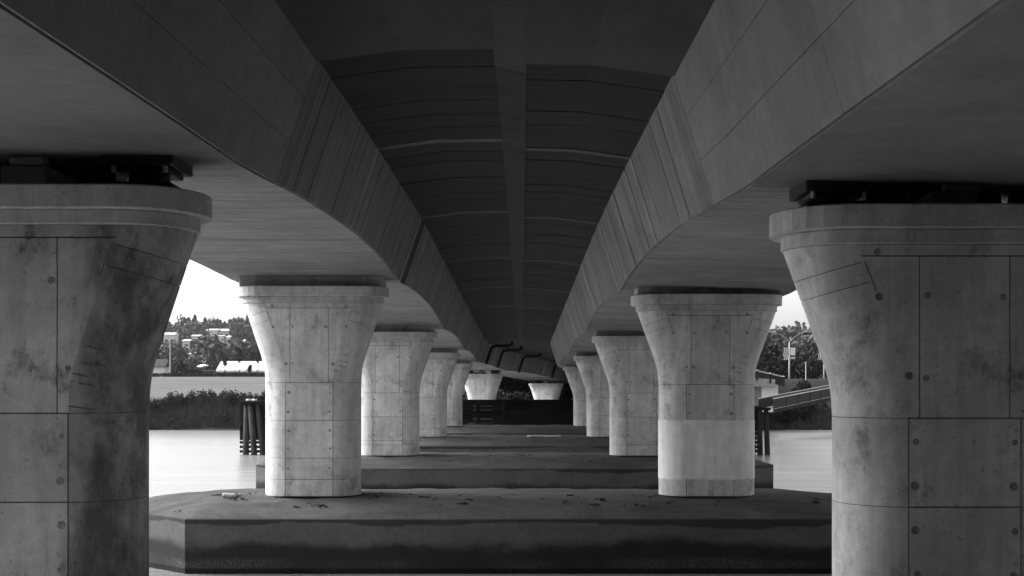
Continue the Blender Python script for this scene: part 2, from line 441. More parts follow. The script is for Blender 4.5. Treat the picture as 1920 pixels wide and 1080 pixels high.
# closure strip between the wings
cs = drange(-3.2, DMAX, .18)
for a, b in zip(cs, cs[1:]):
    v = []; f = []
    for d in (a + .0004, b - .0004):
        l = section(-1, d)['c']; r = section(1, d)['c']; dz = -.08 if d > .87 else -.115
        L = Vector((-l[0] + -.03, l[1] + dz)); Rr = Vector((r[0] + .03, r[1] + dz))
        for lz in (L, Rr, (Rr.x, Rr.y + .3), (L.x, L.y + .3)):
            x, y = align(d * S, lz[0]); v.append((x, y, lz[1]))
    f = [(0, 1, 5, 4), (1, 2, 6, 5), (2, 3, 7, 6), (3, 0, 4, 7), (3, 2, 1, 0), (4, 5, 6, 7)]
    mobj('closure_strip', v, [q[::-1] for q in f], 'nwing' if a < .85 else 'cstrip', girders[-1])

# ---------------------------------------------------------------- piers
T0 = .78; UP = 3.16            # half thickness, height of the flared head incl. cap
WP = [(-9, 1.55), (.0, 1.55), (.12, 1.553), (.37, 1.572), (.63, 1.61), (.98, 1.715), (1.3, 1.825), (1.56, 1.91), (2.09, 2.085), (2.63, 2.265), (4, 2.72)]
def wid(h):   # h measured from the foot of the flared head
    for (a, x), (b, y) in zip(WP, WP[1:]):
        if h <= b: t = (h - a) / (b - a); return x + (y - x) * t
    return WP[-1][1]
def grid_patch(fn, nu, nv):
    v = []; f = []
    for j in range(nv + 1):
        for i in range(nu + 1): v.append(fn(i / nu, j / nv, 1))
    W = nu + 1
    for j in range(nv):
        for i in range(nu): f.append((j * W + i, j * W + i + 1, (j + 1) * W + i + 1, (j + 1) * W + i))
    ring = [i for i in range(W)] + [j * W + nu for j in range(1, nv + 1)] + [nv * W + i for i in range(nu - 1, -1, -1)] + [j * W for j in range(nv - 1, 0, -1)]
    b0 = len(v)
    for k in ring:
        j, i = divmod(k, W); v.append(fn(i / nu, j / nv, 1)); v.append(fn(i / nu, j / nv, 0))
    n = len(ring)
    for k in range(n): m = (k + 1) % n; f.append((b0 + 2 * m, b0 + 2 * k, b0 + 2 * k + 1, b0 + 2 * m + 1))
    return v, f
PROUD = .022; PG = .009
def pier_meshes(H, up=UP):
    """H = height of the pier from its base to the cap top; z = 0 at base"""
    zf = H - up; kh = (up - .53) / 2.63; parts = []
    # core
    zs = [0, zf] + [zf + k * kh for k in (.12, .37, .63, .98, 1.3, 1.56, 2.09, 2.63)] ; v = []; f = []
    ring = 28
    def stad(w, t, k):
        a = w - t; n = ring // 2
        if k < n: th = -math.pi / 2 + math.pi * k / (n - 1); return (a + t * math.cos(th), t * math.sin(th))
        th = math.pi / 2 + math.pi * (k - n) / (n - 1); return (-a + t * math.cos(th), t * math.sin(th))
    def loft(levels):
        v = []; f = []
        for z, w_, t_ in levels:
            for k in range(ring): x, y = stad(w_, t_, k); v.append((x, y, z))
        for i in range(len(levels) - 1):
            for k in range(ring): j = (k + 1) % ring; f.append((i * ring + k, i * ring + j, (i + 1) * ring + j, (i + 1) * ring + k))
        f.append(tuple(range(ring - 1, -1, -1))); f.append(tuple((len(levels) - 1) * ring + k for k in range(ring))); return v, f
    parts.append(('shaft_core', *loft([(z, wid((z - zf) / kh if z > zf else z - zf), T0) for z in zs]), 'joint', False))
    b1, b2 = H - .53, H - .33
    parts.append(('cap_band', *loft([(b1, 2.31, .85), (b1 + .015, 2.325, .865), (b2 - .012, 2.325, .865), (b2, 2.31, .85)]), 'cap', False))
    parts.append(('cap_slab', *loft([(b2 + .002, 2.47, .97), (b2 + .02, 2.49, .99), (H - .02, 2.49, .99), (H, 2.47, .97)]), 'cap', False))
    aw = lambda z: wid((z - zf) / kh if z > zf else z - zf) - T0
    def flat(side, x0, x1, z0, z1, nv=1, ga=1, gb=1):
        def fn(u, t, o):
            z = z0 + PG + (z1 - z0 - 2 * PG) * t; a = x0(z) + PG * ga; b = x1(z) - PG * gb
            return (a + (b - a) * u, side * (T0 + PROUD * o), z)
        v, f = grid_patch(fn, 1, nv)
        if side > 0: f = [q[::-1] for q in f]
        parts.append(('panel', v, f, 'pier', False))
    def rnd(side, z0, z1, nv=1, ge=.012):
        def fn(u, t, o):
            th = -math.pi / 2 + ge + (math.pi - 2 * ge) * u; c = math.cos(th)
            za = z0(c) + PG * .6; zb = z1(c) - PG * .6; z = za + (zb - za) * t; r = T0 + PROUD * o
            return (side * (aw(z) + r * c), side * r * math.sin(th), z)
        v, f = grid_patch(fn, 12, nv)
        parts.append(('panel', v, f, 'pier', True))
    K = lambda k: (lambda z: k)
    lev = [zf]; z = zf
    while z - 1.22 > .75: z -= 1.22; lev.append(z)
    lev += [.55, .0]
    lev = lev[::-1]
    for z0, z1 in zip(lev, lev[1:]):
        for sd_ in (-1, 1):
            flat(sd_, lambda z: -aw(z), lambda z: aw(z), z0, z1); rnd(sd_, K(z0), K(z1))
    top = b1
    for sd_ in (-1, 1):
        flat(sd_, K(-.62), K(.62), zf, zf + 2.45 * kh); flat(sd_, lambda z: -aw(z), K(-.62), zf, zf + 2.45 * kh, 9, 0, 1); flat(sd_, K(.62), lambda z: aw(z), zf, zf + 2.45 * kh, 9, 1, 0)
        flat(sd_, lambda z: -aw(z), lambda z: aw(z), zf + 2.45 * kh, top, 1, 0, 0)
        c1 = lambda c: zf + 2.16 - .17 * c + .1; c2 = lambda c: zf + 1.87 - .17 * c + .1
        c1 = lambda c: zf + 2.36 * kh - .2 * c; c2 = lambda c: zf + 2.06 * kh - .2 * c
        rnd(sd_, K(zf), c2, 10, 0); rnd(sd_, c2, c1, 2, 0); rnd(sd_, c1, K(top), 2, 0)
    holes = []
    for k in range(1, 6):
        z = zf - .32 - .61 * (k - 1)
        if z > .7: holes += [(-.67, z), (.67, z)]
    holes += [(-1.2, zf + 2.52 * kh), (1.2, zf + 2.52 * kh), (-1.19, zf + 1.85 * kh), (1.19, zf + 1.85 * kh), (-.53, zf + 1.85 * kh), (.53, zf + 1.85 * kh), (-.76, zf + .62 * kh), (-.53, zf + .62 * kh), (.76, zf + .62 * kh)]
    # saw-kerf dashes on the bend and slanted form seams at the head
    rk = random.Random(int(H * 1000))
    def dash(side, sd_, z, t0, t1):
        def fn(u, t, o):
            th = -math.pi / 2 + t0 + (t1 - t0) * u; zz = z + .045 * u * side * 0 - .05 * u + (t - .5) * .018; r = T0 + PROUD + .003 * o - .004 * (1 - o)
            return (side * (aw(zz) + r * math.cos(th)), r * math.sin(th), zz)
        v, f = grid_patch(fn, 6, 1); parts.append(('form_mark', v, f if side > 0 else [q[::-1] for q in f], 'mark', False))
    for side in (-1, 1):
        for z in (.10, .42, .55, .70, .93) if side > 0 else ():
            t0 = rk.uniform(-.05, .2); dash(side, -1, zf + z, max(.0, t0), t0 + rk.uniform(.15, .45))
        x0, x1, z0, z1 = side * 1.37, side * 1.21, zf + 2.36 * kh, zf + 1.92 * kh
        y = -T0 - PROUD - .002
        v = [(x0 - .011, y, z0), (x0 + .011, y, z0), (x1 + .008, y, z1), (x1 - .008, y, z1)]; v += [(p[0], p[1] + .01, p[2]) for p in v]
        parts.append(('form_mark', v, [(3, 2, 1, 0), (0, 1, 5, 4), (1, 2, 6, 5), (2, 3, 7, 6), (3, 0, 4, 7)], 'mark', False))
    return parts, holes
hm = MB(); n = 12
hv = [(0, 0, 0)] ; hv = []
for r, y in ((.048, 0), (.042, -.005), (.028, -.005), (.022, -.001)):
    for k in range(n): a = 2 * math.pi * k / n; hv.append((r * math.cos(a), y, r * math.sin(a)))
hf = [(i * n + k, i * n + (k + 1) % n, (i + 1) * n + (k + 1) % n, (i + 1) * n + k) for i in range(3) for k in range(n)] + [tuple(3 * n + k for k in range(n))]
M['mark'] = plain('form_mark_dirt', .16, .95, .5, 12)
M['hole'] = plain('tie_hole_mortar', .27, .95, .4, 30)
HOLE = mesh('tie_hole', hv, hf, 'hole')

def bearing(parent, x, ztop, zs, kind):
    gap = zs - ztop
    if kind == 'bearing':
        b = MB().box((x, 0, ztop + .065), (.92, .9, .13), bev=.04).obj('bearing_plinth', 'steel', parent)
        MB().tube([(x, 0, ztop + .125), (x, 0, ztop + gap - .2)], [.3, .28], 20).obj('bearing_pot', 'steel', b)
        MB().box((x, 0, ztop + gap - .175), (.74, .8, .07), bev=.01).obj('slide_plate', 'steel', b)
        MB().box((x, -.03, ztop + gap - .05), (.98, 1.0, .2), bev=.02).obj('sole_plate', 'steel', b)
        for s_ in (-1, 1): MB().tube([(x + s_ * .36, -.42, ztop + gap - .24), (x + s_ * .36, -.42, ztop + gap - .12)], .035, 8).obj('bolt', 'galv', b)
    else:
        b = MB().box((x, .05, ztop + gap * .36), (.64, 1.0, gap * .72), bev=.02).obj('key_block', 'block', parent)
        MB().box((x + .08, -.45, ztop + gap * .85), (.5, .16, .12), bev=.02, tilt=Matrix.Rotation(.35, 3, 'X')).obj('key_shim', 'band', b)

BASE = 2.16
capL = [.276, .323, .275, .229, .193]; capR = [.249, .297, .253, .206, .160]
LAB = {(-1, 0): 'dark-stained flared concrete pier with steel bearings, under the pipe-carrying girder',
       (1, 0): 'flared concrete pier with steel bearings, under the girder without pipes',
       (-1, 1): 'pale flared concrete pier sharing its footing with the painted-band pier',
       (1, 1): 'flared concrete pier with a pale painted band round its lower shaft',
       (-1, 2): 'flared concrete pier under the piped girder, one bay beyond the painted-band pier',
       (1, 2): 'flared concrete pier one bay straight behind the painted-band pier',
       (-1, 3): 'flared concrete pier under the piped girder, two bays beyond the painted-band pier',
       (1, 3): 'streak-stained flared concrete pier two bays straight behind the painted-band pier',
       (-1, 4): 'flared concrete pier under the piped girder, just before the black timber fender',
       (1, 4): 'flared concrete pier three bays behind the painted-band pier, just before the timber fender'}
def build_pier(sg, row, D, captop, base, label, rz=0, loc=None, holes=True, style='pad'):
    H = captop - base
    cx, cy = (sg * .655 * G - (.1 if (sg, row) == (-1, 0) else 0), D) if loc is None else loc
    e = empty('bridge_pier', (cx, cy, base), label, 'bridge pier', 'flared bridge piers', rz)
    parts, hl = pier_meshes(H, 3.12 if sg < 0 else 2.92)
    for nm, v, f, mt, sm in parts:
        if nm == 'form_mark' and not holes: continue
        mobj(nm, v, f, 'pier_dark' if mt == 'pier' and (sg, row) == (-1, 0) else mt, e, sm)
    if holes:
        for x, z in hl: sc_ = random.uniform(.75, 1.3); inst('tie_hole', HOLE, e, (x + random.uniform(-.02, .02), -T0 - PROUD - .001, z + random.uniform(-.02, .02)), (0, random.uniform(0, 3), 0), (sc_, 1, sc_))
    return e, H
def soff(sg, d, lat):
    s = section(sg, d); a, b = s['si'], s['so']; t = (lat - a[0]) / (b[0] - a[0]); return a[1] + (b[1] - a[1]) * t - .03
for row in range(5):
    d = [.777, 1.779, 2.786, 3.788, 4.765][row]
    for sg, caps in ((-1, capL), (1, capR)):
        ct = CZ + caps[row] * G
        e, H = build_pier(sg, row, d * S, ct, BASE, LAB[(sg, row)], holes=row < 4)
        if row == 0:
            for k, x in (('bearing', -1.62), ('key', 0), ('bearing', 1.62)):
                bearing(e, x, H, soff(sg, d, .655 * G + sg * x) - BASE, k)
            zs_ = soff(sg, d, .655 * G) - BASE
            for xa, xb in ((-1.0, -.42), (.42, 1.0), (-.3, .3), (-2.6, -2.2) , (2.2, 2.35)):
                if abs(xa) > 2 : continue
                MB().box(((xa + xb) / 2, .62, H + (zs_ - H) / 2 + .03), (xb - xa, .5, zs_ - H + .05)).obj('diaphragm_wall', 'darkwall', e)  # diaphragm behind the bearings; the gap's shade is put into its dark colour
        else:
            z0 = H + .015; zt = soff(sg, d, .655 * G) - BASE + .12
            MB().box((0, 0, (H - .02 + zt) / 2), (4.66, 1.08, zt - H + .02), bev=.02).obj('bearing_pad', 'pad', e)
        if row == 1 and sg > 0:
            v = []; f = []; nn = 120; zz = [.53, .55, 2.44, 2.46]
            for i, z in enumerate(zz):
                o = .024 if i in (0, 3) else .034
                for k in range(nn):
                    h = nn // 2; t = T0 + o; a = 1.55 - T0
                    if k < h: th = -math.pi / 2 + math.pi * k / (h - 1); p = (a + t * math.cos(th), t * math.sin(th))
                    else: th = math.pi / 2 + math.pi * (k - h) / (h - 1); p = (-a + t * math.cos(th), t * math.sin(th))
                    v.append((p[0], p[1], z + (random.uniform(-.012, .012) + .012 * math.sin(k * .7)) * (1 if i in (0, 1, 2, 3) else 0)))
            for i in range(3):
                for k in range(nn): j = (k + 1) % nn; f.append((i * nn + k, i * nn + j, (i + 1) * nn + j, (i + 1) * nn + k))
            po = mobj('paint_coat', v, f, 'paint', e); po['label'] = 'pale cover paint in a band round the shaft'
# piers on the curve
for nm, sg, d, base, lab in (('r6', -1, 6.03, -.5, 'flared pier beyond the timber fender, first on the bend under the piped girder'),
                             ('r7', -1, 7.23, .8, 'low flared pier beyond the timber fender, far one on the bend near the bank bushes'),
                             ('r6', 1, 6.03, -.5, 'flared pier on the bend under the girder without pipes'), ):
    p = hermite(PR[sg], d); ct = CZ + p * G - .38
    x, y = align(d * S, sg * .655 * G)
    e, H = build_pier(sg, 5, y, ct, base, lab, heading(d * S), (x, y), holes=False)
    for k, xx in (('bearing', -1.62), ('key', 0), ('bearing', 1.62)): bearing(e, xx, H, soff(sg, d, .655 * G + sg * xx) - base, k)

# ---------------------------------------------------------------- footings
def footing(d, label):
    cy = d * S; hd, cl, tip = 2.9, 1.02 * G, 1.37 * G; ze = 1.6
    out = [(-cl, -hd), (cl, -hd), (tip, 0), (cl, hd), (-cl, hd), (-tip, 0)]
    e = empty('pier_footing', (0, cy, -2.5), label, 'footing', 'pier footings')
    zb = 0; o = 2.5
    v = []; f = []
    b = .04
    def ring(ins, z):
        return [(x * (1 - ins / tip), y * (1 - ins / hd), z) for x, y in out]
    for ins, z in ((0, 0), (0, ze - b + o), (b, ze + o)): v += ring(ins, z)
    for k in range(2):
        for i in range(6): j = (i + 1) % 6; f.append((k * 6 + i, k * 6 + j, k * 6 + 6 + j, k * 6 + 6 + i))
    f.append((5, 4, 3, 2, 1, 0))
    mobj('footing_block', v, f, 'footing', e)
    # sloped, slightly uneven top
    v = []; f = []; NX, NY = 72, 20
    for j in range(NY + 1):
        ty = -1 + 2 * j / NY; y = ty * (hd - b)
        hw = tip - b - (tip - cl) * abs(ty)
        for i in range(NX + 1):
            x = hw * (-1 + 2 * i / NX)
            ex = min(1, max(0, (hw - abs(x)) / 3.5)); ey = min(1, max(0, (hd - b - abs(y)) / 2.0)); t = min(ex, ey); t = t * (2 - t)
            z = ze + (BASE + .01 - ze) * t + (.025 * math.sin(x * 1.7 + d * 5) * math.sin(y * 2.3 + x) + .012 * math.sin(x * 5.1 + y * 4)) * min(1, t * 3)
            v.append((x, y, z + o))
    W = NX + 1
    for j in range(NY):
        for i in range(NX): f.append((j * W + i, j * W + i + 1, (j + 1) * W + i + 1, (j + 1) * W + i))
    mobj('footing_top', v, f, 'ftop', e, True)
    return e
FD = [.815, 1.816, 2.823, 3.823, 4.80]
FL = ['concrete footing under the pair of piers with exposed steel bearings', 'stained concrete footing shared by the painted-band pier and its pale twin, strewn with weed scraps',
      'concrete footing one bay behind the painted-band pier', 'concrete footing with a pale driftwood log lying on it', 'concrete footing right in front of the black timber fender']
for d, l in zip(FD, FL): footing(d, l)
def ftz(x, dy):
    hd = 2.86; hw = 1.37 * G - (.35 * G) * abs(dy) / hd; t = min(1, max(0, (hw - abs(x)) / 3.5), max(0, (hd - abs(dy)) / 2.0)); t = t * (2 - t); return 1.6 + .52 * t
# debris
chips = []
for k in range(6):
    r = random.Random(40 + k); m = MB()
    for q in range(r.randint(3, 6)):
        a = r.uniform(0, 6.3); l = r.uniform(.08, .26); p0 = Vector((r.uniform(-.16, .16), r.uniform(-.12, .12), .02 + r.uniform(0, .03)))
        m.tube([p0, p0 + Vector((math.cos(a) * l * .5, math.sin(a) * l * .5, r.uniform(0, .05))), p0 + Vector((math.cos(a + .5) * l, math.sin(a + .5) * l, r.uniform(-.01, .03)))], [.022, .03, .012], 5)
    chips.append(m.mesh('weed_scrap', 'weed'))
rr = random.Random(3)
for row, n in ((1, 110), (2, 50), (3, 28)):
    for k in range(n):
        x = rr.uniform(-10.5, 10.5); dy = rr.choice([rr.uniform(-2.2, -.95), rr.gauss(-1.1, .25), rr.gauss(-1.0, .5)]); dy = max(-2.5, min(-.85, dy))
        o = inst('weed_scrap', rr.choice(chips), None, (x, FD[row] * S + dy, ftz(x, dy) - .012), (0, 0, rr.uniform(0, 6.3)), (rr.uniform(.35, 1.15) ,) * 2 + (rr.uniform(.4, 1.0),))
        tag(o, 'small dark weed scrap littering the ' + ('footing of the painted-band pier' if row == 1 else 'footing one bay behind the painted-band pier' if row == 2 else 'footing that holds the driftwood log'), 'debris', 'weed scraps on footing row %d' % row)
def log(name, px, py, row, L, rad, rz, label):
    m = MB(); pts = []; r = random.Random(len(label))
    for i in range(9): t = i / 8; pts.append((L * (t - .5), r.uniform(-.02, .02) + .12 * math.sin(t * 2.6) * L * .2, rad * .9 + .02 * math.sin(t * 7)))
    m.tube(pts, [rad * (1 - .45 * abs(i / 8 - .6)) for i in range(9)], 9)
    m.tube([pts[6], (pts[6][0] + .25, pts[6][1] + .25, rad * 1.5)], [rad * .5, rad * .2], 6)
    o = m.obj(name, 'drift', None, True); dy = py; o.location = (px, FD[row] * S + dy, ftz(px, dy)); o.rotation_euler = (0, 0, rz); tag(o, label, 'driftwood'); return o
log('driftwood_log', 1.95, -1.4, 3, 2.4, .11, 0, 'long pale driftwood log lying across the footing behind')
log('driftwood_chunk', -9.1, -1.45, 1, .42, .10, .1, 'short pale chunk of driftwood among weed on the painted pier footing')
for k in range(16):
    x = -8.9 + rr.gauss(.2, .7); dy = -1.3 + rr.gauss(.2, .35)
    dy = max(-2.4, min(-.5, dy))
    tag(inst('weed_scrap', rr.choice(chips), None, (x, FD[1] * S + dy, ftz(x, dy) - .01), (0, 0, rr.uniform(0, 6.3)), (rr.uniform(.5,1.2),)*3), 'dark weed scrap heaped beside the short pale driftwood chunk', 'debris', 'weed scraps by driftwood chunk')

# ---------------------------------------------------------------- drain pipes on the bend
for d in (5.28, 5.72, 6.28, 6.95, 7.7):
    s = section(-1, d); c = s['c'][1] - .1; lt, zt = s['wt']; le, zb = s['si']
    zh = zt - .28
    def Q(lat, z, dd=0): x, y = align(d * S + dd, -lat); return (x, y, z)
    t = (zt - zh) / (zt - zb); lw = lt + (le - lt) * t - .22
    path = [Q(.08 * G, c + .05), Q(.085 * G, c - .25), Q(.10 * G, zh + .1), Q(.125 * G, zh), Q(.2 * G, zh), Q(lw / 1 - .45, zh), Q(lw - .12, zh - .12), Q(lw + .02, zh - .4)]
    path += [Q(lw + .02 + (le - lt) * ((zh - .4 - z) / (zt - zb)), z) for z in (zh - 1.0, zb + .5, zb - .15)]
    p = MB().tube(path, .15, 10).obj('drain_pipe', 'pipe', girders[-1], True)
    for la in (.14 * G, .235 * G): MB().tube([Q(la, zh), Q(la, c + .1)], .02, 5).obj('hanger_rod', 'pipe', p)

# ---------------------------------------------------------------- timber fenders
def fender():
    D = 110.0; m = lambda px: CX + (px - 980) * D / FPX
    x0, x1 = m(832), m(1108); zt = CZ - (749 - 722) * D / FPX
    e = empty('timber_fender', ((x0 + x1) / 2, D, 0), 'black creosoted timber fender wall standing in the channel behind the last straight piers', 'fender')
    cx = (x0 + x1) / 2; L = x1 - x0
    for k in range(10):
        x = x0 + .4 + (L - .8) * k / 9 - cx
        MB().tube([(x, .3, -1.5), (x, .3, zt - .2)], [.19, .17], 8).obj('pile', 'timber', e)
    nrow = 9
    for r in range(nrow):
        z = .35 + r * (zt - .55) / nrow
        for k in range(5):
            a = x0 + L * k / 5 - cx; b = x0 + L * (k + 1) / 5 - cx
            MB().box(((a + b) / 2, rr.uniform(-.03, .03), z + .2), (b - a + .02, .22, (zt - .55) / nrow - rr.choice([-.02, -.02, -.01, -.01, -.01, -.01, .0, .0, .035])), bev=.01).obj('plank', 'timber', e)
    MB().box((0, .05, zt - .12), (L + .2, .5, .22), bev=.03).obj('cap_beam', 'timber', e)
    for k in range(6):
        x = x0 + .7 + (L - 1.4) * k / 5 - cx
        MB().box((x, -.2, zt / 2), (.28, .18, zt - .3), bev=.02).obj('rub_post', 'timber', e)
fender()
def dolphin(name, px0, px1, side, label):
    D = 94.6; sc = D / FPX
    X = lambda px: CX + (px - 980) * sc
    a, b = X(px0), X(px1); zt = CZ - ((752 if side < 0 else 764) - 722) * sc; e = empty(name, ((a + b) / 2, D, 0), label, 'dolphin', 'timber dolphins'); c = (a + b) / 2
    L = b - a
    if side < 0:
        for xt, xb, yo in ((.25, .25, 0), (.62, 1.0, -.25), (1.25, 1.75, -.25), (2.2, 2.35, .1), (3.0, 3.1, -.1), (3.8, 3.7, -.2)):
            MB().tube([(a + xb - c, yo - .1, -1.2), (a + xb - c + .05, yo - .1, .2), (a + xt - c, yo + .3, zt - .25)], [.27, .26, .22], 9).obj('pile', 'pile', e, True)
        for r in range(11):
            z = .12 + r * .385
            MB().box((-.05 - .12, .65, z), (L + .45, .2, .22 if z < 1.2 else .39), bev=.02).obj('plank', 'planks', e)
        for x in (1.9, 2.6, 3.4): MB().box((a + x - c, .5, zt / 2), (.34, .12, zt - .2), bev=.02).obj('upright', 'timber', e)
        MB().box((0, .25, zt - .14), (L + .35, 1.0, .28), bev=.03).obj('cap_beam', 'timber', e)
        for x in (.45, .95, 2.75, 3.5): MB().tube([(a + x - c, .25, zt), (a + x - c, .25, zt + .17)], [.24, .22], 12).obj('pile_cap', 'white', e, True)
    else:
        for xt, xb, yo in ((L - .18, L - .1, -.2), (L - .75, L - .72, -.25), (L - 2.3, L - 2.3, .2), (.4, .3, 0)):
            MB().tube([(a + xb - c, yo, -1.2), (a + xb - c, yo, .2), (a + xt - c, yo + .1, zt - .2)], [.24, .23, .2], 9).obj('pile', 'pile', e, True)
        for r in range(11):
            z = .15 + r * .37
            MB().box((-.2, .5, z), (L - .4, .2, .32 if r > 3 else .26), bev=.02).obj('plank', 'planks', e)
        for x in (L - 1.15, L - 1.75, L - 2.7): MB().box((a + x - c, .3, zt / 2), (.3, .14, zt - .2), bev=.02).obj('upright', 'timber', e)
        MB().box((0, .2, zt - .12), (L + .3, 1.2, .24), bev=.03).obj('cap_beam', 'planks', e)
        MB().box((-.2, .2, zt + .08), (L - .2, .9, .1), bev=.02).obj('deck_board', 'pile', e)
dolphin('timber_dolphin', 455, 545, -1, 'timber pile dolphin with leaning piles and white pile caps in the river')
dolphin('timber_dolphin', 1350, 1440, 1, 'timber pile dolphin of slatted planks and upright piles by the gangway')

# ---------------------------------------------------------------- right bank: abutment, gangway, lamps
def abutment():
    D = 142.0; k = D / FPX
    X = lambda px: CX + (px - 980) * k
    Z = lambda py: CZ - (py - 722) * k
    e = empty('road_abutment', (X(1432), D, Z(765)), 'pale concrete abutment of a low road bridge with dark railing, above the gangway', 'abutment'); ox, oy, oz = e.location
    def bx(nm, p0, p1, q0, q1, y0, y1, mt, sl=0):
        x0, x1 = X(p0) - ox, X(p1) - ox; z0, z1 = Z(q1) - oz, Z(q0) - oz
        v = [(x0, y0, z0), (x1, y0, z0 - sl), (x1, y1, z0 - sl), (x0, y1, z0), (x0, y0, z1), (x1, y0, z1 - sl), (x1, y1, z1 - sl), (x0, y1, z1)]
        return mobj(nm, v, [(3, 2, 1, 0), (4, 5, 6, 7), (0, 1, 5, 4), (1, 2, 6, 5), (2, 3, 7, 6), (3, 0, 4, 7)], mt, e)
    M['abut'] = plain('pale_abutment', .6, .8, .2, .8)
    bx('wall', 1380, 1448, 722, 772, .6, 4, 'block'); bx('pilaster', 1428, 1441, 722, 772, 0, .55, 'abut'); bx('wing_wall', 1442, 1460, 714, 772, .3, 3, 'abut')
    bx('deck_beam', 1370, 1452, 706, 722, -.4, 4, 'block', .35)
    bx('column', 1410, 1413, 722, 772, -.1, .3, 'abut')
    sl = .95
    rp = bx('railing', 1370, 1468, 686, 701.5, -.3, -.22, 'rail', 2.0 * .75)
    bx('top_rail', 1370, 1470, 683.4, 685.6, -.36, -.16, 'galv', 2.0 * .75)
    for px in (1393, 1418.5, 1443, 1468):
        dz = (px - 1370) / 98 * 1.5
        MB().box((X(px) - ox, -.28, Z(692) - oz - dz - .1), (.28, .28, 1.25), bev=.02).obj('post', 'rail', e)
        MB().tube([(X(px) - ox, -.28, Z(692) - oz - dz + .52), (X(px) - ox, -.28, Z(692) - oz - dz + .66)], [.2, .06], 8).obj('post_cap', 'galv', e)
abutment()
def gangway():
    a = Vector(pix(1436, 770, 122)); b = Vector(pix(1600, 735, 147)); e = empty('gangway', tuple(a), 'long dark-sided gangway ramp sloping from the slatted dolphin up to the bank', 'gangway')
    d = b - a; nrm = Vector((-d.y, d.x, 0)).normalized() * .8
    def slab(nm, z0, z1, o0, o1, mt):
        v = []
        for t in (0, 1):
            for o in (o0, o1):
                for z in (z0, z1): v.append(d * t + nrm * o + Vector((0, 0, z)))
        return mobj(nm, v, [(0, 1, 3, 2), (4, 6, 7, 5), (0, 4, 5, 1), (2, 3, 7, 6), (0, 2, 6, 4), (1, 5, 7, 3)], mt, e)
    slab('walk_deck', -.15, .1, -1, 1, 'galv'); slab('edge_beam', -.25, .16, -1.12, -1.03, 'pile'); slab('side_panel', .2, 1.25, -1.08, -1.02, 'rail'); slab('side_panel', .2, 1.25, 1.02, 1.08, 'rail')
    slab('hand_rail', 1.26, 1.36, -1.12, -.98, 'galv'); slab('hand_rail', 1.26, 1.36, .98, 1.12, 'galv')
    for k in range(9):
        p = d * (k / 8) - nrm * 1.1; MB().tube([p + Vector((0, 0, -.2)), p + Vector((0, 0, 1.3))], .05, 6).obj('rail_post', 'rail', e)
gangway()
M['stripe'] = None
def stripe_mat():
    q = NT('striped_banner'); t = q.n('ShaderNodeTexCoord'); sx = q.n('ShaderNodeSeparateXYZ'); q.l(t.outputs['Object'], sx.inputs[0])
    ph = q.math('ADD', q.mul(sx.outputs[0], 24), q.mul(sx.outputs[2], 5))
    q.color(q.rng(q.math('SINE', ph), -.25, .25, .06, .7)); q.rough(.8); return q.m
M['stripe'] = stripe_mat()
M['dkband'] = plain('banner_dark', .06, .8)
def lamp(px, base_y, top_y, D, arms, label, white):
    b = Vector(pix(px, base_y, D)); H = (base_y - top_y) * D / FPX
    g = hgt(b.x, D); H += b.z - g if b.z > g else 0; 
    z0 = min(b.z, g) - .2; e = empty('street_lamp', (b.x, D, z0), label, 'street lamp', 'street lamps on the road bank'); o = b.z - z0; Ht = (base_y - top_y) * D / FPX + o
    MB().tube([(0, 0, 0), (0, 0, Ht - 1.6)], [.15, .09], 8).obj('pole', 'galv', e, True)
    MB().tube([(0, 0, 0), (0, 0, o + .25)], [.26, .22], 10).obj('base', 'galv', e)
    for s_ in arms:
        pts = [(s_ * 2.6 * math.sin(t * 1.25) ** 1.35 if t > 0 else 0, 0, Ht - 1.7 + 1.7 * math.sin(t * 1.57)) for t in [i / 10 for i in range(11)]]
        arm = MB().tube(pts, [.05 - .02 * i / 10 for i in range(11)], 6).obj('arm', 'galv', e, True)
        MB().box((pts[-1][0] + s_ * .3, 0, pts[-1][2]), (.75, .28, .14), bev=.04).obj('lamp_head', 'galv', arm)
    zb = Ht - (652 - top_y) * D / FPX * 1.0
    def banner(s_, mt):
        w_, h_ = .72, 1.85
        x = s_ * (.16 + w_ / 2)
        bn = MB().box((x, 0, zb - h_ / 2), (w_, .03, h_)).obj('banner', mt, e)
        for z in (zb, zb - h_): MB().tube([(0, 0, z), (s_ * (.2 + w_), 0, z)], .025, 5).obj('banner_rod', 'galv', bn)
        if mt == 'white':
            MB().box((x, 0, zb - 1.3), (w_ + .004, .036, .3)).obj('banner_band', 'dkband', bn); MB().box((x, 0, zb - 1.75), (w_ + .004, .036, .2)).obj('banner_band', 'dkband', bn)
    banner(-1, 'stripe')
    if white: banner(1, 'white')
lamp(1480, 716, 622, 172, (-1, 1), 'white double-arm street lamp with a striped and a white banner', True)
lamp(1545, 718, 630, 176, (-1, 1), 'white street lamp bearing a single striped banner, farther up the bank', False)
b = pix(1511, 712, 168); MB().tube([(0, 0, -1), (0, 0, 1.7)], .07, 6)
po = MB().tube([(0, 0, -1.2), (0, 0, 1.7)], [.08, .07], 6); po = po.box((0, 0, 1.75), (.2, .2, .1)).obj('marker_post', 'galv'); po.location = (b[0], b[1], hgt(b[0], b[1]) + .9); tag(po, 'thin pale marker post between the two bannered street lamps', 'post')

